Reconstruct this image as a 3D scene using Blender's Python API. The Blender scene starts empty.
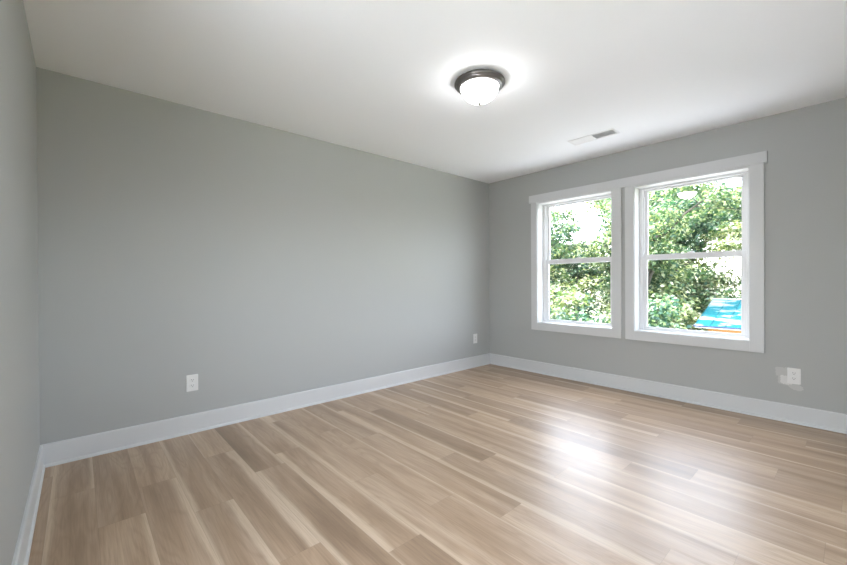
import bpy, bmesh, math, random
import numpy as np
from mathutils import Vector, Matrix

C = bpy.context.scene
COL = C.collection

# ------------------------------------------------------------------ camera
cam_data = bpy.data.cameras.new('camera')
cam_data.sensor_fit = 'HORIZONTAL'
cam_data.sensor_width = 36.0
cam_data.lens = 386.25 / 847 * 36.0
cam_data.clip_start = 0.02
cam = bpy.data.objects.new('camera', cam_data)
COL.objects.link(cam)
yaw, pit, rol = 0.8418, -0.0044, -0.0058
F = Vector((-math.sin(yaw) * math.cos(pit), math.cos(yaw) * math.cos(pit), math.sin(pit)))
R0 = Vector((math.cos(yaw), math.sin(yaw), 0))
U0 = R0.cross(F)
R1 = math.cos(rol) * R0 + math.sin(rol) * U0
U1 = -math.sin(rol) * R0 + math.cos(rol) * U0
M = Matrix((R1, U1, -F)).transposed().to_4x4()
M.translation = Vector((3.3167, -4.1605, 1.1269))
cam.matrix_world = M
C.camera = cam

# ------------------------------------------------------------------ sky, sun, exposure
SKY = 3.1
SUN = 15.0
C.view_settings.view_transform = 'Standard'
C.view_settings.look = 'None'
C.view_settings.exposure = 0.12
C.view_settings.gamma = 1.0
C.view_settings.use_curve_mapping = False
world = bpy.data.worlds.new('sky')
C.world = world
world.use_nodes = True
wn = world.node_tree
wn.nodes.clear()
w_out = wn.nodes.new('ShaderNodeOutputWorld')
w_bg = wn.nodes.new('ShaderNodeBackground')
w_sky = wn.nodes.new('ShaderNodeTexSky')
w_sky.sky_type = 'NISHITA'
w_sky.sun_disc = False
w_sky.sun_elevation = math.radians(56)
w_sky.sun_rotation = math.radians(258)
w_sky.air_density = 1.0
w_sky.dust_density = 2.5
w_sky.ozone_density = 1.0
w_bg.inputs['Strength'].default_value = SKY
w_hsv = wn.nodes.new('ShaderNodeHueSaturation')
w_hsv.inputs['Saturation'].default_value = 0.42
wn.links.new(w_sky.outputs[0], w_hsv.inputs['Color'])
wn.links.new(w_hsv.outputs[0], w_bg.inputs['Color'])
wn.links.new(w_bg.outputs[0], w_out.inputs['Surface'])

sun = bpy.data.lights.new('sun', 'SUN')
sun.energy = SUN
sun.angle = math.radians(1.0)
sun.color = (1.0, 0.975, 0.94)
sun_o = bpy.data.objects.new('sun', sun)
COL.objects.link(sun_o)
sun_o.rotation_euler = Vector((0.32, -0.02, -0.94)).to_track_quat('-Z', 'Y').to_euler()
sun_o.location = (-6, -2, 9)

LAMP = 28.0     # radiance of the lit glass bowl of the ceiling light

try:
    C.cycles.max_bounces = 10
    C.cycles.diffuse_bounces = 8
    C.cycles.glossy_bounces = 4
    C.cycles.transparent_max_bounces = 16
    C.cycles.use_denoising = True
    C.cycles.sample_clamp_indirect = 8.0
    C.cycles.caustics_reflective = False
    C.cycles.caustics_refractive = False
except Exception:
    pass

# window openings on the right-hand wall: casing inner edges (x0, x1), z0, z1
WIN = [(0.742, 1.6235), (1.838, 2.7283)]
WZ0, WZ1 = 0.612, 2.058
H, L, W = 2.44, 4.3434, 3.9

# window added for fill daylight behind the viewer, on the left-hand wall: x0, x1, z0, z1
FX0, FX1, FZ0, FZ1 = 2.00, 3.10, 0.16, 2.20
# and a second added fill window on the wall beside the viewer: y0, y1, z0, z1
GY0, GY1, GZ0, GZ1 = -3.60, -2.60, 1.05, 2.15

def portal(loc, rot, sx, sy):
    d = bpy.data.lights.new('window_portal', 'AREA')
    d.shape = 'RECTANGLE'
    d.size, d.size_y = sx, sy
    d.cycles.is_portal = True
    o = bpy.data.objects.new('window_portal', d)
    o.location = loc
    o.rotation_euler = rot
    COL.objects.link(o)
for _a, _b in WIN:
    portal(((_a + _b) / 2, 0.215, (WZ0 + WZ1) / 2), (math.radians(-90), 0, 0), _b - _a, WZ1 - WZ0)
portal((W + 0.215, (GY0 + GY1) / 2, (GZ0 + GZ1) / 2), (0, math.radians(90), 0), GZ1 - GZ0, GY1 - GY0)
portal(((FX0 + FX1) / 2, -L - 0.215, (FZ0 + FZ1) / 2), (math.radians(90), 0, 0), FX1 - FX0, FZ1 - FZ0)

# ------------------------------------------------------------------ materials
def new_mat(name):
    m = bpy.data.materials.new(name)
    m.use_nodes = True
    nt = m.node_tree
    b = nt.nodes['Principled BSDF']
    return m, nt, b

def paint(name, col, rough=0.5, spec=0.5, bump=0.0, scale=300.0, metal=0.0):
    m, nt, b = new_mat(name)
    b.inputs['Base Color'].default_value = (*col, 1)
    b.inputs['Roughness'].default_value = rough
    b.inputs['Metallic'].default_value = metal
    b.inputs['Specular IOR Level'].default_value = spec
    if bump:
        tc = nt.nodes.new('ShaderNodeTexCoord')
        n = nt.nodes.new('ShaderNodeTexNoise')
        n.inputs['Scale'].default_value = scale
        n.inputs['Detail'].default_value = 3
        bp = nt.nodes.new('ShaderNodeBump')
        bp.inputs['Strength'].default_value = bump
        bp.inputs['Distance'].default_value = 0.001
        nt.links.new(tc.outputs['Object'], n.inputs['Vector'])
        nt.links.new(n.outputs['Fac'], bp.inputs['Height'])
        nt.links.new(bp.outputs['Normal'], b.inputs['Normal'])
    return m

WALL = paint('grey_wall_paint', (0.430, 0.440, 0.432), 0.62, 0.35, 0.06, 260)
CEIL = paint('white_ceiling_paint', (0.885, 0.900, 0.920), 0.75, 0.2, 0.06, 220)
TRIM = paint('white_trim_paint', (0.64, 0.65, 0.655), 0.38, 0.45, 0.03, 60)
VINYL = paint('white_vinyl', (0.74, 0.74, 0.75), 0.35, 0.5, 0.02, 40)
PLASTIC = paint('white_plastic', (0.78, 0.78, 0.77), 0.3, 0.5, 0.01, 40)
DARK = paint('dark_slot', (0.02, 0.02, 0.02), 0.7, 0.2, 0.01, 40)
NICKEL = paint('brushed_nickel', (0.20, 0.19, 0.185), 0.36, 0.5, 0.02, 90, 1.0)
DUCT = paint('grey_duct_metal', (0.42, 0.42, 0.42), 0.6, 0.3, 0.02, 60)
VENTW = paint('white_vent_enamel', (0.76, 0.76, 0.76), 0.45, 0.4, 0.01, 60)
PATCH = paint('dried_spackle', (0.70, 0.70, 0.685), 0.7, 0.2, 0.1, 120)
PATCHD = paint('light_grey_primer', (0.53, 0.535, 0.52), 0.65, 0.3, 0.08, 120)
SIDING = paint('house_siding', (0.55, 0.55, 0.53), 0.7, 0.2, 0.05, 10)

def math_node(nt, op, a, b=None, c=None):
    n = nt.nodes.new('ShaderNodeMath')
    n.operation = op
    for i, v in enumerate((a, b, c)):
        if v is None:
            continue
        if isinstance(v, (int, float)):
            n.inputs[i].default_value = v
        else:
            nt.links.new(v, n.inputs[i])
    return n.outputs[0]

def glass_mat():
    m = bpy.data.materials.new('window_glass')
    m.use_nodes = True
    nt = m.node_tree
    nt.nodes.clear()
    out = nt.nodes.new('ShaderNodeOutputMaterial')
    tr = nt.nodes.new('ShaderNodeBsdfTransparent')
    tr.inputs['Color'].default_value = (0.985, 0.992, 0.990, 1)
    gl = nt.nodes.new('ShaderNodeBsdfGlossy')
    gl.inputs['Roughness'].default_value = 0.0
    # plain reflectance of an uncoated pane, the same from either face
    ge = nt.nodes.new('ShaderNodeNewGeometry')
    dt = nt.nodes.new('ShaderNodeVectorMath')
    dt.operation = 'DOT_PRODUCT'
    nt.links.new(ge.outputs['Incoming'], dt.inputs[0])
    nt.links.new(ge.outputs['Normal'], dt.inputs[1])
    cs = math_node(nt, 'ABSOLUTE', dt.outputs['Value'])
    fr = math_node(nt, 'MULTIPLY_ADD', math_node(nt, 'POWER', math_node(nt, 'SUBTRACT', 1.0, cs), 5.0), 0.75, 0.035)
    mx = nt.nodes.new('ShaderNodeMixShader')
    nt.links.new(fr, mx.inputs[0])
    nt.links.new(tr.outputs[0], mx.inputs[1])
    nt.links.new(gl.outputs[0], mx.inputs[2])
    nt.links.new(mx.outputs[0], out.inputs['Surface'])
    return m
GLASS = glass_mat()

def lit_glass():
    m, nt, b = new_mat('lit_frosted_glass')
    b.inputs['Base Color'].default_value = (0.9, 0.9, 0.88, 1)
    b.inputs['Roughness'].default_value = 0.3
    b.inputs['Emission Color'].default_value = (0.98, 0.99, 1.0, 1)
    b.inputs['Emission Strength'].default_value = LAMP
    return m
LIT = lit_glass()

def mix_col(nt, fac, a, b, mode='MIX'):
    n = nt.nodes.new('ShaderNodeMix')
    n.data_type = 'RGBA'
    n.blend_type = mode
    n.clamp_factor = True
    for sock, v in ((n.inputs[0], fac), (n.inputs[6], a), (n.inputs[7], b)):
        if isinstance(v, (int, float)):
            sock.default_value = v
        elif isinstance(v, tuple):
            sock.default_value = (*v, 1)
        else:
            nt.links.new(v, sock)
    return n.outputs[2]

def ramp(nt, fac, stops):
    n = nt.nodes.new('ShaderNodeValToRGB')
    e = n.color_ramp.elements
    while len(e) < len(stops):
        e.new(0.5)
    for el, (p, c) in zip(e, stops):
        el.position = p
        el.color = (*c, 1) if len(c) == 3 else c
    nt.links.new(fac, n.inputs[0])
    return n.outputs[0]

def noise(nt, vec, scale, detail=4.0, rough=0.55, dist=0.0, dim='3D'):
    n = nt.nodes.new('ShaderNodeTexNoise')
    n.noise_dimensions = dim
    n.inputs['Scale'].default_value = scale
    n.inputs['Detail'].default_value = detail
    n.inputs['Roughness'].default_value = rough
    n.inputs['Distortion'].default_value = dist
    nt.links.new(vec, n.inputs['Vector'])
    return n.outputs['Fac']

def mapping(nt, vec, scale, loc=(0, 0, 0)):
    n = nt.nodes.new('ShaderNodeMapping')
    n.inputs['Scale'].default_value = scale
    n.inputs['Location'].default_value = loc
    nt.links.new(vec, n.inputs['Vector'])
    return n.outputs[0]

def floor_mat():
    # attributes of the floor mesh: grain (UV, metres, own offset per plank), across (0..1 over the
    # plank width), plank (tint, sapwood left, sapwood right)
    m, nt, b = new_mat('oak_plank_floor')
    uv = nt.nodes.new('ShaderNodeUVMap')
    uv.uv_map = 'grain'
    g = uv.outputs[0]
    ua = nt.nodes.new('ShaderNodeUVMap')
    ua.uv_map = 'across'
    sx = nt.nodes.new('ShaderNodeSeparateXYZ')
    nt.links.new(ua.outputs[0], sx.inputs[0])
    acr, alo = sx.outputs[0], sx.outputs[1]
    at = nt.nodes.new('ShaderNodeAttribute')
    at.attribute_name = 'plank'
    sp = nt.nodes.new('ShaderNodeSeparateColor')
    nt.links.new(at.outputs['Color'], sp.inputs[0])
    tint, sapl, sapr = sp.outputs[0], sp.outputs[1], sp.outputs[2]
    # broad figure, cathedral rings, fine pores
    broad = noise(nt, mapping(nt, g, (0.55, 6.0, 1)), 1.5, 3, 0.5, 0.35)
    warp = noise(nt, mapping(nt, g, (0.8, 6.5, 1)), 1.2, 2, 0.5, 0.6)
    ring = math_node(nt, 'SINE', math_node(nt, 'MULTIPLY', warp, 75.0))
    ring = math_node(nt, 'MULTIPLY_ADD', ring, 0.5, 0.5)
    fine = noise(nt, mapping(nt, g, (3.5, 95.0, 1)), 1.6, 5, 0.6, 0.15)
    pore = noise(nt, mapping(nt, g, (6.0, 300.0, 1)), 1.2, 3, 0.55, 0.1)
    # base colour of the heartwood
    base = ramp(nt, broad, [(0.26, (0.275, 0.186, 0.116)), (0.46, (0.405, 0.285, 0.187)),
                            (0.60, (0.475, 0.350, 0.243)), (0.78, (0.540, 0.412, 0.298))])
    base = mix_col(nt, math_node(nt, 'MULTIPLY', math_node(nt, 'POWER', ring, 3.0), 0.22), base, (0.25, 0.16, 0.095))
    tone = ramp(nt, tint, [(0.0, (0.72, 0.69, 0.66)), (0.5, (0.98, 0.97, 0.96)), (1.0, (1.18, 1.19, 1.19))])
    base = mix_col(nt, 1.0, base, tone, 'MULTIPLY')
    # pale sapwood with a wandering edge along one or both sides of a plank
    wav = noise(nt, mapping(nt, g, (1.5, 0.4, 1)), 1.3, 3, 0.5, 0.0)
    wav = math_node(nt, 'MULTIPLY_ADD', wav, 1.1, 0.25)
    def sap(side, width):
        lim = math_node(nt, 'MULTIPLY', width, wav)
        d = math_node(nt, 'SUBTRACT', lim, side)
        return smooth(nt, d, -0.07, 0.06)
    sl = sap(acr, sapl)
    sr = sap(math_node(nt, 'SUBTRACT', 1.0, acr), sapr)
    hl = math_node(nt, 'GREATER_THAN', sapl, 0.01)
    hr = math_node(nt, 'GREATER_THAN', sapr, 0.01)
    sa = math_node(nt, 'MAXIMUM', math_node(nt, 'MULTIPLY', sl, hl), math_node(nt, 'MULTIPLY', sr, hr))
    sa = math_node(nt, 'MULTIPLY', sa, 0.60)
    base = mix_col(nt, sa, base, (0.660, 0.530, 0.395))
    gr = ramp(nt, fine, [(0.30, (0.84, 0.82, 0.80)), (0.62, (1.05, 1.05, 1.05))])
    base = mix_col(nt, 0.95, base, gr, 'MULTIPLY')
    po = ramp(nt, pore, [(0.33, (0.80, 0.78, 0.76)), (0.46, (1.0, 1.0, 1.0))])
    base = mix_col(nt, 0.16, base, po, 'MULTIPLY')
    # the narrow eased joint round every plank
    e1 = math_node(nt, 'MINIMUM', acr, math_node(nt, 'SUBTRACT', 1.0, acr))
    e1 = math_node(nt, 'MULTIPLY', e1, 0.178)
    ee = math_node(nt, 'MINIMUM', e1, alo)
    joint = smooth(nt, ee, 0.0003, 0.0016)
    base = mix_col(nt, math_node(nt, 'MULTIPLY_ADD', joint, -0.30, 0.30), base, (0.12, 0.08, 0.05))
    nt.links.new(base, b.inputs['Base Color'])
    rg = math_node(nt, 'MULTIPLY_ADD', fine, 0.12, 0.36)
    nt.links.new(rg, b.inputs['Roughness'])
    b.inputs['Specular IOR Level'].default_value = 0.60
    b.inputs["Coat Weight"].default_value = 0.18
    b.inputs['Coat Roughness'].default_value = 0.26
    bp = nt.nodes.new('ShaderNodeBump')
    bp.inputs['Strength'].default_value = 0.12
    bp.inputs['Distance'].default_value = 0.0012
    hgt = math_node(nt, 'MULTIPLY_ADD', joint, 1.0, math_node(nt, 'MULTIPLY', pore, 0.8))
    nt.links.new(hgt, bp.inputs['Height'])
    nt.links.new(bp.outputs['Normal'], b.inputs['Normal'])
    return m

def smooth(nt, v, lo, hi):
    n = nt.nodes.new('ShaderNodeMapRange')
    n.interpolation_type = 'SMOOTHSTEP'
    n.inputs['From Min'].default_value = lo
    n.inputs['From Max'].default_value = hi
    nt.links.new(v, n.inputs['Value'])
    return n.outputs[0]

def leaf_mat(name, lo, mid, hi, trans=0.45):
    m = bpy.data.materials.new(name)
    m.use_nodes = True
    nt = m.node_tree
    b = nt.nodes['Principled BSDF']
    out = nt.nodes['Material Output']
    geo = nt.nodes.new('ShaderNodeNewGeometry')
    col = ramp(nt, geo.outputs['Random Per Island'], [(0.0, lo), (0.55, mid), (1.0, hi)])  # random leaf tones; the palest carry sun highlights in their colour
    nt.links.new(col, b.inputs['Base Color'])
    b.inputs['Roughness'].default_value = 0.45
    b.inputs['Specular IOR Level'].default_value = 0.5
    tl = nt.nodes.new('ShaderNodeBsdfTranslucent')
    yel = mix_col(nt, 1.0, col, (1.12, 1.12, 0.62), 'MULTIPLY')
    nt.links.new(yel, tl.inputs['Color'])
    mx = nt.nodes.new('ShaderNodeMixShader')
    mx.inputs[0].default_value = trans
    nt.links.new(b.outputs[0], mx.inputs[1])
    nt.links.new(tl.outputs[0], mx.inputs[2])
    nt.links.new(mx.outputs[0], out.inputs['Surface'])
    return m

LEAF_A = leaf_mat('green_leaf', (0.026, 0.078, 0.044), (0.070, 0.135, 0.058), (0.46, 0.50, 0.33))
LEAF_B = leaf_mat('yellow_green_leaf', (0.050, 0.110, 0.048), (0.155, 0.20, 0.085), (0.62, 0.63, 0.47))
LEAF_C = leaf_mat('deep_green_leaf', (0.014, 0.062, 0.042), (0.032, 0.100, 0.060), (0.32, 0.42, 0.28))

def bark_mat():
    m, nt, b = new_mat('bark')
    tc = nt.nodes.new('ShaderNodeTexCoord')
    n = noise(nt, mapping(nt, tc.outputs['Object'], (9, 9, 2.0)), 3.0, 5, 0.6, 0.4)
    nt.links.new(ramp(nt, n, [(0.3, (0.03, 0.025, 0.02)), (0.7, (0.11, 0.095, 0.08))]), b.inputs['Base Color'])
    b.inputs['Roughness'].default_value = 0.9
    return m
BARK = bark_mat()

def ground_mat():
    m, nt, b = new_mat('grass_ground')
    tc = nt.nodes.new('ShaderNodeTexCoord')
    n = noise(nt, tc.outputs['Object'], 2.5, 8, 0.65, 0.2)
    nt.links.new(ramp(nt, n, [(0.3, (0.09, 0.12, 0.05)), (0.7, (0.27, 0.27, 0.15))]), b.inputs['Base Color'])
    b.inputs['Roughness'].default_value = 0.95
    return m

def roof_mat():
    m, nt, b = new_mat('turquoise_metal_roof')
    tc = nt.nodes.new('ShaderNodeTexCoord')
    n = noise(nt, mapping(nt, tc.outputs['Object'], (1.2, 2.8, 1)), 1.6, 3, 0.5, 0.4)
    nt.links.new(ramp(nt, n, [(0.48, (0.003, 0.068, 0.082)), (0.60, (0.16, 0.20, 0.21))]), b.inputs['Base Color'])  # pale noise patches stand in for sun dapple on the turquoise
    b.inputs['Roughness'].default_value = 0.8
    b.inputs['Specular IOR Level'].default_value = 0.1
    return m

# ------------------------------------------------------------------ mesh helpers
def bm_box(bm, x0, x1, y0, y1, z0, z1, bevel=0.0):
    n = bmesh.new()
    r = bmesh.ops.create_cube(n, size=1.0)
    for v in n.verts:
        v.co = Vector((x0 + (v.co.x + .5) * (x1 - x0), y0 + (v.co.y + .5) * (y1 - y0), z0 + (v.co.z + .5) * (z1 - z0)))
    if bevel:
        bmesh.ops.bevel(n, geom=n.edges[:], offset=bevel, segments=2, affect='EDGES', profile=0.5)
    merge(bm, n)

def merge(bm, n, mat=None):
    me = bpy.data.meshes.new('tmp')
    if mat is not None:
        n.transform(mat)
    n.to_mesh(me)
    n.free()
    bm.from_mesh(me)
    bpy.data.meshes.remove(me)

def obj(name, bm, mat, parent=None, smooth_shade=False, loc=None):
    me = bpy.data.meshes.new(name)
    bmesh.ops.recalc_face_normals(bm, faces=bm.faces[:])
    bm.to_mesh(me)
    bm.free()
    if smooth_shade:
        me.polygons.foreach_set('use_smooth', [True] * len(me.polygons))
    me.materials.append(mat)
    o = bpy.data.objects.new(name, me)
    COL.objects.link(o)
    if parent is not None:
        o.parent = parent
    if loc is not None:
        o.location = loc
    return o

def box(name, mat, b, parent=None, bevel=0.0):
    bm = bmesh.new()
    bm_box(bm, *b, bevel)
    return obj(name, bm, mat, parent)

def tag(o, label, cat, group=None):
    o['label'] = label
    o['category'] = cat
    if group:
        o['group'] = group
    return o

def struct(o, label=None):
    o['kind'] = 'structure'
    if label:
        o['label'] = label
        o['category'] = o.name.split('_')[0]
    return o

def empty(name, loc=(0, 0, 0), rotz=0.0):
    o = bpy.data.objects.new(name, None)
    o.empty_display_size = 0.1
    o.location = loc
    o.rotation_euler = (0, 0, rotz)
    COL.objects.link(o)
    return o

def lathe_bm(profile, segs=64):
    bm = bmesh.new()
    rings = []
    for r, z in profile:
        if r < 1e-6:
            rings.append([bm.verts.new((0, 0, z))])
        else:
            rings.append([bm.verts.new((r * math.cos(2 * math.pi * i / segs), r * math.sin(2 * math.pi * i / segs), z)) for i in range(segs)])
    for a, c in zip(rings, rings[1:]):
        for i in range(segs):
            j = (i + 1) % segs
            if len(a) == 1 and len(c) == 1:
                continue
            if len(a) == 1:
                bm.faces.new((a[0], c[i], c[j]))
            elif len(c) == 1:
                bm.faces.new((a[i], c[0], a[j]))
            else:
                bm.faces.new((a[i], c[i], c[j], a[j]))
    return bm

# ------------------------------------------------------------------ room shell
T = 0.20
def build_floor():
    rng = random.Random(11)
    y0, w, PL = -4.28, 0.178, 1.235
    off = {-1: 0.2, 0: .53, 1: 1.00, 2: .70, 3: 1.16, 4: .54, 5: .95, 6: .79, 7: 1.44, 8: 1.90, 9: 2.19, 10: .33,
           11: 1.76, 12: .93, 13: 3.23, 14: 1.16, 15: 1.46, 16: .80, 17: .54, 18: 1.13, 19: 2.05,
           20: 1.59, 21: 3.09, 22: 2.70, 23: 1.05, 24: .4}
    # sapwood known from the photograph: (row, x of the joint the plank starts from) -> (left, right)
    known = {(4, .54): (0.0, .34), (3, 1.16): (.05, .20), (3, -.075): (.14, 0), (2, .70): (0, .13), (2, -.535): (0, 0),
             (5, .95): (.18, 0), (5, -.285): (0, .14), (1, 1.00): (0, .10), (0, .53): (.12, 0), (10, .33): (.28, 0),
             (10, 1.565): (.24, 0), (6, .79): (.25, .1), (7, .205): (.15, 0), (8, .665): (0, .1), (0, -.705): (.12, .1),
             (9, .955): (0, 0), (11, .525): (.14, 0), (11, 1.76): (.0, .16), (7, 1.44): (.16, 0)}
    known = {(k[0], round(k[1], 2)): v for k, v in known.items()}
    dark = {(0, -.705): .35, (0, .53): .42, (1, -.235): .35, (4, -.70): .70, (4, .54): .30, (2, .70): .40, (3, 1.16): .25,
            (6, 2.02): .25, (11, .525): .20, (11, 1.76): .62, (15, 1.46): .15, (20, 1.59): .2, (14, -.08): .3, (5, -.285): .25,
            (22, 1.465): .8, (22, 2.70): .3, (23, 1.05): .15, (23, -.185): .12, (17, 3.01): .25, (21, 3.09): .15, (22, .23): .25}
    dark = {(k[0], round(k[1], 2)): v for k, v in dark.items()}
    bm = bmesh.new()
    uvg = bm.loops.layers.uv.new('grain')
    uva = bm.loops.layers.uv.new('across')
    uve = bm.loops.layers.uv.new('unused')
    cl = bm.loops.layers.float_color.new('plank')
    for r in range(-1, 25):
        a, b_ = y0 + r * w, y0 + (r + 1) * w
        ya, yb = max(a, -L), min(b_, 0.0)
        if yb - ya < 1e-4:
            continue
        x = off[r] % PL - PL
        while x < W:
            xa, xb = max(x, 0.0), min(x + PL, W)
            if xb - xa > 1e-4:
                key = (r, round(x, 2))
                kn = next((v for k, v in known.items() if k[0] == r and abs(k[1] - x) < .03), None)
                dk = next((v for k, v in dark.items() if k[0] == r and abs(k[1] - x) < .03), None)
                if kn is None:
                    q = rng.random()
                    kn = ((rng.uniform(.04, .13), 0) if q < .28 else (0, rng.uniform(.04, .13)) if q < .52 else
                          (rng.uniform(.15, .34), 0) if q < .62 else (0, 0))
                tint = dk if dk is not None else min(1, max(0, rng.gauss(.55, .17)))
                ou, ov = rng.uniform(0, 60), rng.uniform(0, 60)
                fl = rng.choice((1, -1))
                # split across the ends so that the distance to an end can ride on the second UV map
                cuts = [xa, min(xa + .02, (xa + xb) / 2), max(xb - .02, (xa + xb) / 2), xb]
                for p, q2 in zip(cuts, cuts[1:]):
                    if q2 - p < 1e-5:
                        continue
                    vs = [bm.verts.new(c) for c in ((p, ya, 0), (q2, ya, 0), (q2, yb, 0), (p, yb, 0))]
                    f = bm.faces.new(vs)
                    for lp in f.loops:
                        co = lp.vert.co
                        lp[uvg].uv = ((co.x - x) * fl + ou, (co.y - a) + ov)
                        lp[uva].uv = ((co.y - a) / w, min(co.x - x, x + PL - co.x))
                        lp[cl] = (tint, kn[0], kn[1], 1)
            x += PL
    me = bpy.data.meshes.new('floor')
    bm.to_mesh(me)
    bm.free()
    me.materials.append(floor_mat())
    o = bpy.data.objects.new('floor', me)
    COL.objects.link(o)
    struct(o, 'pale oak plank floor')
    box('subfloor', paint('plywood', (.4, .3, .2), .8), (0, W, -L, 0, -0.15, -0.004), o)
build_floor()

struct(box('ceiling', CEIL, (-T, W + T, -L - T, T, H, H + 0.2)), 'smooth white ceiling')
bm = bmesh.new()
bm_box(bm, -T, FX0, -L - T, -L, -3.0, H)
bm_box(bm, FX1, W + T, -L - T, -L, -3.0, H)
bm_box(bm, FX0, FX1, -L - T, -L, -3.0, FZ0)
bm_box(bm, FX0, FX1, -L - T, -L, FZ1, H)
struct(obj('wall_left', bm, WALL), 'grey wall at the left edge of the photo')
struct(box('wall_back', WALL, (-T, 0, -L, T, -0.15, H)), 'long grey wall with two outlets')
bm = bmesh.new()
bm_box(bm, W, W + T, -L, GY0, -3.0, H)
bm_box(bm, W, W + T, GY1, T, -3.0, H)
bm_box(bm, W, W + T, GY0, GY1, -3.0, GZ0)
bm_box(bm, W, W + T, GY0, GY1, GZ1, H)
struct(obj('wall_front', bm, WALL), 'grey wall behind the viewer')

def wall_with_openings():
    bm = bmesh.new()
    e = 0.004
    xs = [0.0, WIN[0][0] - e, WIN[0][1] + e, WIN[1][0] - e, WIN[1][1] + e, W]
    z0, z1 = WZ0 - e, WZ1 + e
    for i in range(5):
        if i in (1, 3):
            bm_box(bm, xs[i], xs[i + 1], 0, T, -3.0, z0)
            bm_box(bm, xs[i], xs[i + 1], 0, T, z1, H)
        else:
            bm_box(bm, xs[i], xs[i + 1], 0, T, -3.0, H)
    return struct(obj('wall_right', bm, WALL), 'grey wall with the pair of windows')
wall_right = wall_with_openings()

# dried patches of spackle and primer round the outlet on the window wall
def blob(name, pts, mat, y, parent):
    bm = bmesh.new()
    f = [bm.verts.new((x, y, z)) for x, z in pts]
    b_ = [bm.verts.new((x, 0.002, z)) for x, z in pts]
    bm.faces.new(f)
    n = len(f)
    for i in range(n):
        bm.faces.new((f[i], b_[i], b_[(i + 1) % n], f[(i + 1) % n]))
    return obj(name, bm, mat, parent)

def rounded(x0, x1, z0, z1, seed, wob=0.004, ell=False, slant=0.0):
    rng = random.Random(seed)
    pts = []
    for i in range(40):
        t = 2 * math.pi * i / 40
        c, s = math.cos(t), math.sin(t)
        p = 2.0 if ell else 7.0
        r = (abs(c) ** p + abs(s) ** p) ** (-1 / p)
        x = (x0 + x1) / 2 + (x1 - x0) / 2 * r * c + rng.uniform(-wob, wob)
        z = (z0 + z1) / 2 + (z1 - z0) / 2 * r * s + rng.uniform(-wob, wob) + slant * c
        pts.append((x, z))
    return pts
blob('primer_patch', rounded(2.886, 2.975, .350, .425, 1), PATCHD, -0.0006, wall_right)['label'] = 'upper dull grey primer patch'
blob('primer_patch', rounded(2.900, 2.975, .290, .380, 2), PATCHD, -0.0007, wall_right)
blob('spackle_patch', rounded(2.915, 2.985, .294, .362, 3), PATCH, -0.0010, wall_right)['label'] = 'pale spackle patch'
blob('primer_patch', rounded(2.958, 3.048, .258, .312, 4, ell=True, slant=-0.012), PATCHD, -0.0009, wall_right)['label'] = 'lower smeared primer patch'

# baseboards: tall flat board with an eased top and a small shoe moulding
def baseboard(name, a, b_, inward, label):
    a, b_, n = Vector(a), Vector(b_), Vector(inward)
    prof = [(0, 0), (.024, 0), (.0235, .008), (.021, .014), (.0155, .018), (.0145, .0182), (.0145, .130), (.0125, .136), (.008, .1388), (0, .1388)]
    bm = bmesh.new()
    rows = []
    for p in (a, b_):
        rows.append([bm.verts.new((p.x + n.x * d, p.y + n.y * d, z)) for d, z in prof])
    k = len(prof)
    for i in range(k):
        bm.faces.new((rows[0][i], rows[0][(i + 1) % k], rows[1][(i + 1) % k], rows[1][i]))
    bm.faces.new(rows[0])
    bm.faces.new(rows[1])
    return struct(obj(name, bm, TRIM), label)
baseboard('baseboard_back', (0, -L, 0), (0, 0, 0), (1, 0, 0), 'white baseboard along the long wall')
baseboard('baseboard_right', (0, 0, 0), (W, 0, 0), (0, -1, 0), 'white baseboard under the windows')
baseboard('baseboard_left', (0, -L, 0), (W, -L, 0), (0, 1, 0), 'white baseboard at the left edge')
baseboard('baseboard_front', (W, -L, 0), (W, 0, 0), (-1, 0, 0), 'white baseboard behind the viewer')

# ------------------------------------------------------------------ windows
CY = -0.018
def ring(bm, x0, x1, z0, z1, wl, wr, wb, wt, y0, y1, bev=0.0015):
    bm_box(bm, x0, x0 + wl, y0, y1, z0, z1, bev)
    bm_box(bm, x1 - wr, x1, y0, y1, z0, z1, bev)
    bm_box(bm, x0 + wl, x1 - wr, y0, y1, z0, z0 + wb, bev)
    bm_box(bm, x0 + wl, x1 - wr, y0, y1, z1 - wt, z1, bev)

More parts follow.
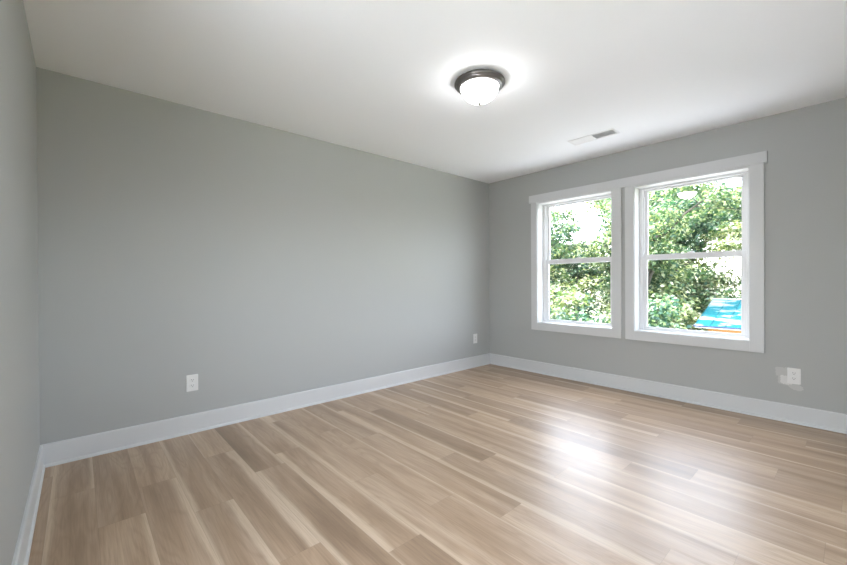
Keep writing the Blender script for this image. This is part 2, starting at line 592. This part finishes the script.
def window(idx, x0, x1, ox0, ox1, label):
    w = struct(empty('window_%d' % idx, ((x0 + x1) / 2, 0, WZ0)), label)
    inv = Matrix.Translation(-w.location)
    def part(name, bm, mat, parent=w):
        bm.transform(inv)
        return obj(name, bm, mat, parent)
    # flat casing boards: two sides and the bottom (the head board runs over both windows)
    bm = bmesh.new()
    bm_box(bm, ox0, x0, CY, 0.001, .523, 2.066, .0015)
    part('side_casing', bm, TRIM)
    bm = bmesh.new()
    bm_box(bm, x1, ox1, CY, 0.001, .523, 2.066, .0015)
    part('side_casing', bm, TRIM)
    bm = bmesh.new()
    bm_box(bm, x0, x1, CY, 0.001, .523, WZ0, .0015)
    part('bottom_casing', bm, TRIM)
    # jamb lining
    bm = bmesh.new()
    ring(bm, x0 - .003, x1 + .003, WZ0 - .003, WZ1 + .003, .010, .010, .010, .010, -0.004, .125, .001)
    part('jamb', bm, TRIM)
    # vinyl master frame
    bm = bmesh.new()
    ring(bm, x0 + .004, x1 - .004, WZ0 + .004, WZ1 - .004, .034, .034, .014, .020, .112, .185)
    part('vinyl_frame', bm, VINYL)
    fx0, fx1 = x0 + .036, x1 - .036
    # upper sash, set outward
    us = part('upper_sash', (lambda q: (ring(q, fx0, fx1, 1.322, WZ1 - .020, .037, .037, .052, .022, .150, .172), q)[1])(bmesh.new()), VINYL)
    gb = bmesh.new()
    bm_box(gb, fx0 + .034, fx1 - .034, .159, .163, 1.370, WZ1 - .038)
    part('pane', gb, GLASS, us)
    # lower sash, set inward
    ls = part('lower_sash', (lambda q: (ring(q, fx0, fx1, WZ0 + .013, 1.376, .037, .037, .025, .050, .124, .147), q)[1])(bmesh.new()), VINYL)
    gb = bmesh.new()
    bm_box(gb, fx0 + .034, fx1 - .034, .134, .138, WZ0 + .036, 1.330)
    part('pane', gb, GLASS, ls)
    # glazing beads give the sash its small step
    bd = bmesh.new()
    ring(bd, fx0 + .033, fx1 - .033, WZ0 + .034, 1.332, .006, .006, .006, .006, .127, .134, .0008)
    part('glazing_bead', bd, VINYL, ls)
    bd = bmesh.new()
    ring(bd, fx0 + .033, fx1 - .033, 1.368, WZ1 - .037, .006, .006, .006, .006, .153, .159, .0008)
    part('glazing_bead', bd, VINYL, us)
    # sash lock on the meeting rail, side stops beside the upper sash
    lk = bmesh.new()
    cx = (x0 + x1) / 2
    bm_box(lk, cx - .028, cx + .028, .126, .146, 1.376, 1.383, .002)
    bm_box(lk, cx - .010, cx + .022, .130, .142, 1.383, 1.392, .002)
    part('sash_lock', lk, VINYL, ls)
    for sx in (x0 + .038, x1 - .048):
        st = bmesh.new()
        bm_box(st, sx, sx + .010, .126, .149, 1.40, 1.96, .001)
        part('side_stop', st, VINYL)
    return w
window(1, WIN[0][0], WIN[0][1], .661, 1.715, 'left double-hung window of the pair')
window(2, WIN[1][0], WIN[1][1], 1.753, 2.8206, 'right double-hung window of the pair')

def fill_window_side():  # opening added out of view to let fill daylight in
    w = struct(empty('window_3', ((FX0 + FX1) / 2, -L, FZ0)), 'added unseen window behind the viewer, for fill daylight')
    inv = Matrix.Translation(-w.location)
    def part(name, bm, mat, parent=w):
        bm.transform(inv)
        return obj(name, bm, mat, parent)
    def frame(x0, x1, z0, z1, t, ya, yb):
        bm = bmesh.new()
        ring(bm, x0, x1, z0, z1, t, t, t, t, ya, yb)
        return bm
    part('casing', frame(FX0 - .09, FX1 + .09, FZ0 - .09, FZ1 + .09, .09, -L - .001, -L + .018), TRIM)
    part('jamb', frame(FX0, FX1, FZ0, FZ1, .012, -L - .12, -L + .002), TRIM)
    m = (FX0 + FX1) / 2
    for a, c in ((FX0 + .012, m), (m, FX1 - .012)):
        f = part('sash', frame(a, c, FZ0 + .012, FZ1 - .012, .05, -L - .15, -L - .11), VINYL)
        g = bmesh.new()
        bm_box(g, a + .046, c - .046, -L - .132, -L - .128, FZ0 + .058, FZ1 - .058)
        part('pane', g, GLASS, f)
fill_window_side()

def fill_window_front():  # second unseen opening, added to brighten the room with daylight
    w = struct(empty('window_4', (W, (GY0 + GY1) / 2, GZ0)), 'added unseen window on the wall beside the viewer, for fill daylight')
    inv = Matrix.Translation(-w.location)
    def part(name, bm, mat, parent=w):
        bm.transform(inv)
        return obj(name, bm, mat, parent)
    def frame(y0, y1, z0, z1, t, xa, xb):
        bm = bmesh.new()
        bm_box(bm, xa, xb, y0, y0 + t, z0, z1, .0015)
        bm_box(bm, xa, xb, y1 - t, y1, z0, z1, .0015)
        bm_box(bm, xa, xb, y0 + t, y1 - t, z0, z0 + t, .0015)
        bm_box(bm, xa, xb, y0 + t, y1 - t, z1 - t, z1, .0015)
        return bm
    part('casing', frame(GY0 - .09, GY1 + .09, GZ0 - .09, GZ1 + .09, .09, W - .018, W + .001), TRIM)
    part('jamb', frame(GY0, GY1, GZ0, GZ1, .012, W - .002, W + .12), TRIM)
    f = part('sash', frame(GY0 + .012, GY1 - .012, GZ0 + .012, GZ1 - .012, .05, W + .11, W + .15), VINYL)
    g = bmesh.new()
    bm_box(g, W + .128, W + .132, GY0 + .058, GY1 - .058, GZ0 + .058, GZ1 - .058)
    part('pane', g, GLASS, f)
fill_window_front()

# the one head board with small ears that runs across both windows
bm = bmesh.new()
bm_box(bm, .638, 2.8408, -0.024, 0.001, 2.066, 2.158, .0015)
bm_box(bm, WIN[0][0], WIN[0][1], CY, 0.001, WZ1, 2.0665)
bm_box(bm, WIN[1][0], WIN[1][1], CY, 0.001, WZ1, 2.0665)
struct(obj('trim_1', bm, TRIM), 'white head board across both windows')

# ------------------------------------------------------------------ ceiling light
lamp = tag(empty('ceiling_light', (1.666, -2.181, H)), 'round flush ceiling light with dark metal rim and glowing white glass bowl', 'ceiling light')
bm = lathe_bm([(0.0, 0), (.140, 0), (.152, -.003), (.161, -.009), (.1655, -.017), (.1655, -.023), (.161, -.029), (.155, -.032), (.154, -.036),
               (.148, -.042), (.140, -.046), (.132, -.0485), (.126, -.049), (.123, -.046), (.122, -.040), (0, -.040)])
obj('rim', bm, NICKEL, lamp, True)
prof = [(.1225, -.040)]
for i in range(1, 17):
    t = i / 16 * math.pi / 2
    prof.append((.1225 * math.cos(t) ** .95 if i < 16 else 0, -.045 - .095 * math.sin(t) ** 1.1))
obj('glass_bowl', lathe_bm(prof), LIT, lamp, True)
obj('finial', lathe_bm([(0, -.132), (.010, -.134), (.0135, -.141), (.010, -.145), (.0115, -.149), (.008, -.155), (0, -.157)], 24), NICKEL, lamp, True)

# ------------------------------------------------------------------ ceiling vent
vx0, vx1, vy0, vy1 = 1.497, 1.917, -.700, -.540
vent = tag(empty('ceiling_vent', ((vx0 + vx1) / 2, (vy0 + vy1) / 2, H)), 'white two-way ceiling vent register above the windows', 'vent')
vi = Matrix.Translation(-Vector(vent.location))
def vpart(name, bm, mat, parent=vent):
    bm.transform(vi)
    return obj(name, bm, mat, parent)
bm = bmesh.new()
bm_box(bm, vx0, vx1, vy0, vy0 + .022, H - .005, H, .002)
bm_box(bm, vx0, vx1, vy1 - .022, vy1, H - .005, H, .002)
bm_box(bm, vx0, vx0 + .022, vy0 + .022, vy1 - .022, H - .005, H, .002)
bm_box(bm, vx1 - .022, vx1, vy0 + .022, vy1 - .022, H - .005, H, .002)
bm_box(bm, (vx0 + vx1) / 2 - .004, (vx0 + vx1) / 2 + .004, vy0 + .022, vy1 - .022, H - .005, H, .001)
vpart('frame', bm, VENTW)
bm = bmesh.new()
bm_box(bm, vx0 + .020, vx1 - .020, vy0 + .020, vy1 - .020, H - .0012, H - .0004)
vpart('duct_opening', bm, DUCT)
def louvres(xa, xb, tilt):
    bm = bmesh.new()
    n = int((xb - xa) / .0125)
    for i in range(n):
        cx = xa + (i + .5) * (xb - xa) / n
        q = bmesh.new()
        bm_box(q, -.0075, .0075, vy0 + .021, vy1 - .021, -.0004, .0004)
        q.transform(Matrix.Translation((cx, 0, H - .0050)) @ Matrix.Rotation(tilt, 4, 'Y'))
        merge(bm, q)
    return bm
mid = (vx0 + vx1) / 2
vpart('louvre_bank', louvres(vx0 + .022, mid - .004, math.radians(-20)), VENTW)
vpart('louvre_bank', louvres(mid + .004, vx1 - .022, math.radians(35)), VENTW)
bm = bmesh.new()
bm_box(bm, vx1 - .014, vx1 - .010, (vy0 + vy1) / 2 - .002, (vy0 + vy1) / 2 + .002, H - .016, H - .006, .0008)
vpart('damper_lever', bm, VENTW)

# ------------------------------------------------------------------ outlets
def outlet_parts(root):
    # local frame: x across, z up, -y out of the wall
    bm = bmesh.new()
    bm_box(bm, -.0385, .0385, -.0055, 0, -.0615, .0615, .003)
    obj('cover_plate', bm, PLASTIC, root)
    for s in (-1, 1):
        bm = bmesh.new()
        q = bmesh.new()
        bmesh.ops.create_cone(q, cap_ends=True, segments=40, radius1=.0175, radius2=.0170, depth=.004)
        for v in q.verts:
            v.co.y = max(-.0142, min(.0142, v.co.y))
        merge(bm, q, Matrix.Translation((0, -.0070, s * .0205)) @ Matrix.Rotation(math.radians(90), 4, 'X'))
        rc = obj('receptacle', bm, PLASTIC, root)
        for dx, hh in ((-.0065, .0085), (.0065, .0070)):
            box('slot', DARK, (dx - .0012, dx + .0012, -.0095, -.0086, s * .0205 + .001, s * .0205 + .001 + hh), rc)
        g = bmesh.new()
        q = bmesh.new()
        bmesh.ops.create_cone(q, cap_ends=True, segments=16, radius1=.0026, radius2=.0026, depth=.001)
        merge(g, q, Matrix.Translation((0, -.0091, s * .0205 - .006)) @ Matrix.Rotation(math.radians(90), 4, 'X'))
        obj('ground_hole', g, DARK, rc)
    sc = bmesh.new()
    q = bmesh.new()
    bmesh.ops.create_cone(q, cap_ends=True, segments=20, radius1=.0035, radius2=.0030, depth=.0016)
    merge(sc, q, Matrix.Translation((0, -.0062, 0)) @ Matrix.Rotation(math.radians(90), 4, 'X'))
    obj('screw', sc, PLASTIC, root)

def outlet(loc, rotz, label):
    o = tag(empty('wall_outlet', loc, rotz), label, 'outlet', 'white duplex wall outlets')
    outlet_parts(o)
    return o
outlet((0, -3.530, .372), math.radians(90), 'white duplex outlet on the long grey wall, nearest the left baseboard corner')
outlet((0, -.300, .368), math.radians(90), 'small white outlet on the long grey wall beside the far corner')
outlet((2.9945, 0, .367), 0, 'white duplex outlet among spackle patches below the right window')

# ------------------------------------------------------------------ outdoors
def ground():
    bm = bmesh.new()
    n = 24
    rng = random.Random(5)
    X = [-45 + 80 * i / n for i in range(n + 1)]
    Y = [-30 + 80 * i / n for i in range(n + 1)]
    g = [[bm.verts.new((x, y, -3.0 + (rng.uniform(-.06, .06) if y > 3 else 0))) for x in X] for y in Y]
    for j in range(n):
        for i in range(n):
            bm.faces.new((g[j][i], g[j][i + 1], g[j + 1][i + 1], g[j + 1][i]))
    o = obj('ground', bm, ground_mat(), None, True)
    return struct(o, 'sunlit grass below the trees')
ground()

struct(box('porch_roof', paint('white_roof_membrane', (.40, .405, .41), .7, .2, .05, 12), (-1.2, 4.4, T, 3.0, -.32, -.20)), 'added pale slab just below the windows, bouncing sunlight indoors')  # unseen slab added to bounce sunlight up through the windows
struct(box('balcony', paint('pale_bounce_deck', (.70, .71, .72), .8, .2, .1, 12), (-3.0, 8.0, -12.0, -L - T, -.32, -.16)), 'added pale deck outside the wall behind the viewer, bouncing sunlight indoors')  # added out of view; its sunlit top throws light into the room

def tube(bm, pts, radii, sides=7):
    rings = []
    for i, p in enumerate(pts):
        d = (pts[min(i + 1, len(pts) - 1)] - pts[max(i - 1, 0)]).normalized()
        a = d.orthogonal().normalized()
        c = d.cross(a)
        rings.append([bm.verts.new(p + radii[i] * (math.cos(2 * math.pi * k / sides) * a + math.sin(2 * math.pi * k / sides) * c)) for k in range(sides)])
    for r, s in zip(rings, rings[1:]):
        for k in range(sides):
            bm.faces.new((r[k], r[(k + 1) % sides], s[(k + 1) % sides], s[k]))
    bm.faces.new(rings[-1])
    bm.faces.new(list(reversed(rings[0])))

def leaves_mesh(name, centres, spreads, count, size, seed, mat):
    """many small folded leaf blades gathered round clump centres, as one mesh"""
    r = np.random.default_rng(seed)
    cs = np.array(centres, dtype=float)
    sp = np.array(spreads, dtype=float)
    k = r.integers(0, len(cs), count)
    d = r.normal(size=(count, 3))
    d /= np.linalg.norm(d, axis=1)[:, None]
    rad = r.random(count) ** 0.5
    pos = cs[k] + d * (rad * sp[k])[:, None] * np.array([1.15, 1.15, .75])
    nrm = d * .55 + r.normal(size=(count, 3)) * .5 + np.array([0, 0, .75])
    nrm /= np.linalg.norm(nrm, axis=1)[:, None]
    t = r.normal(size=(count, 3))
    t -= (t * nrm).sum(1)[:, None] * nrm
    t /= np.linalg.norm(t, axis=1)[:, None]
    s = np.cross(nrm, t)
    ln = size * r.uniform(.65, 1.3, count)[:, None]
    wd = ln * r.uniform(.28, .40, count)[:, None]
    v = np.empty((count, 6, 3))
    v[:, 0] = pos - t * ln * .5
    v[:, 1] = pos + s * wd - t * ln * .05 + nrm * wd * .35
    v[:, 2] = pos + t * ln * .1
    v[:, 3] = pos - s * wd - t * ln * .05 + nrm * wd * .35
    v[:, 4] = pos + t * ln * .55 - nrm * wd * .25
    v[:, 5] = pos - t * ln * .05 - nrm * wd * .05
    base = (np.arange(count) * 6)[:, None]
    faces = np.concatenate([base + np.array([0, 1, 4, 5]), base + np.array([0, 5, 4, 3])], axis=0)
    me = bpy.data.meshes.new(name)
    me.vertices.add(count * 6)
    me.vertices.foreach_set('co', v.reshape(-1))
    me.loops.add(faces.size)
    me.loops.foreach_set('vertex_index', faces.reshape(-1).astype(np.int32))
    me.polygons.add(len(faces))
    me.polygons.foreach_set('loop_start', (np.arange(len(faces)) * 4).astype(np.int32))
    me.update(calc_edges=True)
    me.validate()
    me.materials.append(mat)
    return me

def make_tree_meshes(seed, height, spread, bare, nleaf, lsize, mat, clump=.55):
    """trunk with forking limbs (one mesh) and the foliage round the limb ends (one mesh), base at 0"""
    rng = random.Random(seed)
    bm = bmesh.new()
    tips, tipr = [], []
    def limb(p, d, ln, rad, depth):
        n = 5
        pts, rr = [p.copy()], [rad]
        q, dd = p.copy(), d.copy()
        for i in range(n):
            dd = (dd + Vector((rng.gauss(0, .14), rng.gauss(0, .14), rng.gauss(.03, .07)))).normalized()
            q = q + dd * (ln / n)
            pts.append(q.copy())
            rr.append(rad * (1 - .55 * (i + 1) / n))
        tube(bm, pts, rr, 8 if depth < 1 else 5)
        if depth >= 1:
            for i in (2, 3, 4, 5):
                if rng.random() < (.75 if depth > 1 else .4):
                    tips.append(tuple(pts[i] + Vector((rng.gauss(0, .12), rng.gauss(0, .12), rng.gauss(.05, .1)))))
                    tipr.append(clump * rng.uniform(.6, 1.15))
        if depth < 3:
            m = (8 if depth == 0 else 3)
            for j in range(m):
                f = rng.uniform(bare, 1.0) if depth == 0 else rng.uniform(.35, 1.0)
                i = min(n - 1, int(f * n))
                b0 = pts[i].lerp(pts[i + 1], f * n - i)
                a = 2 * math.pi * (j / m) + rng.uniform(-.5, .5)
                out = Vector((math.cos(a), math.sin(a), rng.uniform(.15, .8) if depth == 0 else rng.uniform(-.3, .7))).normalized()
                nd = (dd * .3 + out).normalized()
                limb(b0, nd, (spread * rng.uniform(.6, 1.0) if depth == 0 else ln * rng.uniform(.45, .7)), rr[i] * .55, depth + 1)
    limb(Vector((0, 0, -.15)), Vector((0, 0, 1)), height * .82, .05 + height * .014, 0)
    tm = bpy.data.meshes.new('trunk')
    bm.to_mesh(tm)
    bm.free()
    tm.polygons.foreach_set('use_smooth', [True] * len(tm.polygons))
    tm.materials.append(BARK)
    lm = leaves_mesh('foliage', tips, tipr, nleaf, lsize, seed + 100, mat)
    return tm, lm

def make_shrub_meshes(seed, h, rad, nleaf, lsize, mat):
    rng = random.Random(seed)
    bm = bmesh.new()
    cs, rs = [], []
    for i in range(11):
        a = rng.uniform(0, 2 * math.pi)
        r = rad * rng.random() ** .6
        top = Vector((r * math.cos(a), r * math.sin(a), h * rng.uniform(.55, .95)))
        mid_ = Vector((top.x * .45, top.y * .45, top.z * .5))
        tube(bm, [Vector((top.x * .1, top.y * .1, -.1)), mid_, top], [.035, .025, .01], 5)
        for f in (.35, .6, .8, 1.0):
            cs.append(tuple(mid_.lerp(top, (f - .35) / .65) + Vector((rng.gauss(0, .2), rng.gauss(0, .2), 0))))
            rs.append(rng.uniform(.40, .70))
    tm = bpy.data.meshes.new('stem')
    bm.to_mesh(tm)
    bm.free()
    tm.materials.append(BARK)
    return tm, leaves_mesh('foliage', cs, rs, nleaf, lsize, seed + 50, mat)

TREES = [make_tree_meshes(3, 8.2, 2.3, .30, 17000, .125, LEAF_A, .44),
         make_tree_meshes(8, 7.6, 2.5, .25, 13000, .125, LEAF_B, .40),
         make_tree_meshes(21, 8.6, 2.4, .35, 13000, .12, LEAF_C, .41)]
SHRUBS = [make_shrub_meshes(5, 3.9, 1.3, 9000, .13, LEAF_B),
          make_shrub_meshes(6, 4.3, 1.4, 9000, .13, LEAF_A),
          make_shrub_meshes(9, 3.6, 1.2, 9000, .12, LEAF_C)]

def plant(name, meshes, stem_name, x, y, rz, sc, label, cat, group):
    r = tag(empty(name, (x, y, -3.0), rz), label, cat, group)
    r.scale = (sc, sc, sc)
    for nm, me in ((stem_name, meshes[0]), ('foliage', meshes[1])):
        o = bpy.data.objects.new(nm, me)
        COL.objects.link(o)
        o.parent = r
    return r

for v, x, y, rz, sc, lab in [
        (2, -4.9, 9.0, 2.4, 1.00, 'dark green tree at the left edge of the left window view'),
        (0, -5.75, 12.0, 1.9, 1.0, 'green tree behind the dark green one in the left window view'),
        (0, -2.5, 11.2, 5.0, 0.95, 'full green tree at the left edge of the right window view'),
        (1, -1.3, 12.5, 0.8, 1.10, 'yellow green tree with bare limbs in the middle of the right window view'),
        (2, -1.4, 15.0, 2.6, 1.10, 'deep green tree just behind the yellow green one in the middle of the right window'),
        (1, 0.6, 14.8, 5.1, 1.12, 'yellow green tree behind the turquoise roof'),
        (0, -8.0, 15.5, 2.8, 1.10, 'green tree behind the pale bushes at the left side of the left window'),
        (2, -5.0, 13.2, 1.2, 0.80, 'short dark green tree at the right side of the left window view'),
        (1, -1.2, 17.6, 2.2, 1.36, 'tall yellow green tree far back whose crown fills the top of the right window'),
        (2, -3.0, 18.8, 0.4, 1.34, 'tall deep green tree far back at the left side of the right window'),
        (0, 0.9, 18.4, 4.6, 1.34, 'tall green tree far back at the right side of the right window')]:
    plant('leafy_tree', TREES[v], 'trunk', x, y, rz, sc, lab, 'tree', 'trees outside the windows')

for v, x, y, rz, sc, lab in [
        (0, -4.15, 7.5, 0.0, 1.12, 'sunlit pale bush low in the left half of the left window'),
        (2, -2.25, 7.5, 1.1, 1.02, 'dark bush low in the right half of the left window'),
        (0, -4.75, 9.9, 3.3, 1.15, 'pale bush in the middle of the left window, behind two nearer bushes'),
        (1, -6.3, 11.0, 2.0, 1.08, 'green bush behind the pale bush at the far left of the left window'),
        (2, -0.62, 7.0, 4.4, 1.02, 'dark green bush at the lower left corner of the right window'),
        (0, -1.0, 9.4, 5.2, 1.05, 'pale sunlit bush just left of the turquoise roof'),
        (1, -1.0, 13.6, 0.6, 1.08, 'green bush beyond the left end of the turquoise roof'),
        (0, 1.0, 14.0, 2.9, 1.1, 'pale bush rising behind the right end of the turquoise roof'),
        (1, -2.6, 11.5, 3.7, 1.1, 'green bush far back in the left part of the right window')]:
    plant('leafy_shrub', SHRUBS[v], 'stem', x, y, rz, sc, lab, 'shrub', 'bushes outside the windows')

# low outbuilding with a turquoise metal roof, seen through the right window
def shed():
    ex, ey, ez = 0.456, 8.0, -0.087       # left end of the near eave
    ry, rz_, w = 10.1, 0.535, 4.2
    s = tag(empty('shed', (ex + w / 2, (ey + ry) / 2, -3.0)), 'low shed with turquoise metal roof and orange wooden beam outside the right window', 'shed')
    inv = Matrix.Translation(-Vector(s.location))
    def part(name, bm, mat, parent=s):
        bm.transform(inv)
        return obj(name, bm, mat, parent)
    far = 2 * ry - ey
    bm = bmesh.new()
    prof = [(ey, ez), (ry, rz_), (far, ez)]
    t = .045
    va = [bm.verts.new((ex, y, z)) for y, z in prof] + [bm.verts.new((ex, y, z - t)) for y, z in reversed(prof)]
    vb = [bm.verts.new((ex + w, v.co.y, v.co.z)) for v in va]
    for i in range(6):
        bm.faces.new((va[i], va[(i + 1) % 6], vb[(i + 1) % 6], vb[i]))
    bm.faces.new(va)
    bm.faces.new(list(reversed(vb)))
    n = 14
    for side in (0, 1):
        yA, yB = (ey, ry) if side == 0 else (far, ry)
        d = Vector((0, yB - yA, rz_ - ez))
        for i in range(n):
            xx = ex + .02 + (w - .04) * i / (n - 1)
            q = bmesh.new()
            up = Vector((0, -d.z, abs(d.y))).normalized() if side == 0 else Vector((0, d.z, abs(d.y))).normalized()
            p0, p1 = Vector((xx, yA, ez)), Vector((xx, yB, rz_))
            vs = [q.verts.new(p + Vector((o, 0, 0)) + up * h) for p in (p0, p1) for o, h in ((-.008, 0), (.008, 0), (.005, .016), (-.005, .016))]
            for a in range(4):
                q.faces.new((vs[a], vs[(a + 1) % 4], vs[4 + (a + 1) % 4], vs[4 + a]))
            merge(bm, q)
    part('roof', bm, roof_mat())
    white = paint('white_metal', (.45, .46, .48), .6, .3, .02, 30)
    blue = paint('dark_blue_metal', (.03, .04, .10), .45, .5, .02, 30)
    for yy in (ey - .012, far - .008):
        bm = bmesh.new()
        bm_box(bm, ex - .02, ex + w + .02, yy, yy + .02, ez - .040, ez - .004, .003)
        part('eave_trim', bm, blue)
        bm = bmesh.new()
        bm_box(bm, ex + .02, ex + w - .02, yy + .004, yy + .018, ez - .062, ez - .040, .002)
        part('drip_edge', bm, white)
    bm = bmesh.new()
    bm_box(bm, ex, ex + w, ry - .07, ry + .07, rz_ - .006, rz_ + .012, .004)
    part('ridge_cap', bm, white)  # white strip stands in for glare along the ridge
    wood = paint('orange_stained_wood', (.22, .095, .022), .6, .4, .1, 25)
    for yy in (ey + .02, far - .14):
        bm = bmesh.new()
        bm_box(bm, ex + .30, ex + w - .2, yy, yy + .12, ez - .20, ez - .05, .004)
        part('beam', bm, wood)
    for xx in (ex + .35, ex + w / 2, ex + w - .35):
        for yy in (ey + .02, far - .14):
            bm = bmesh.new()
            bm_box(bm, xx, xx + .12, yy, yy + .12, -3.0, ez - .19, .004)
            part('post', bm, wood)
    bm = bmesh.new()
    bm_box(bm, ex + .3, ex + w - .3, ey + .9, far - .9, -3.0, ez - .05)
    part('wall', bm, paint('weathered_board_wall', (.30, .22, .14), .8, .3, .1, 18))
shed()
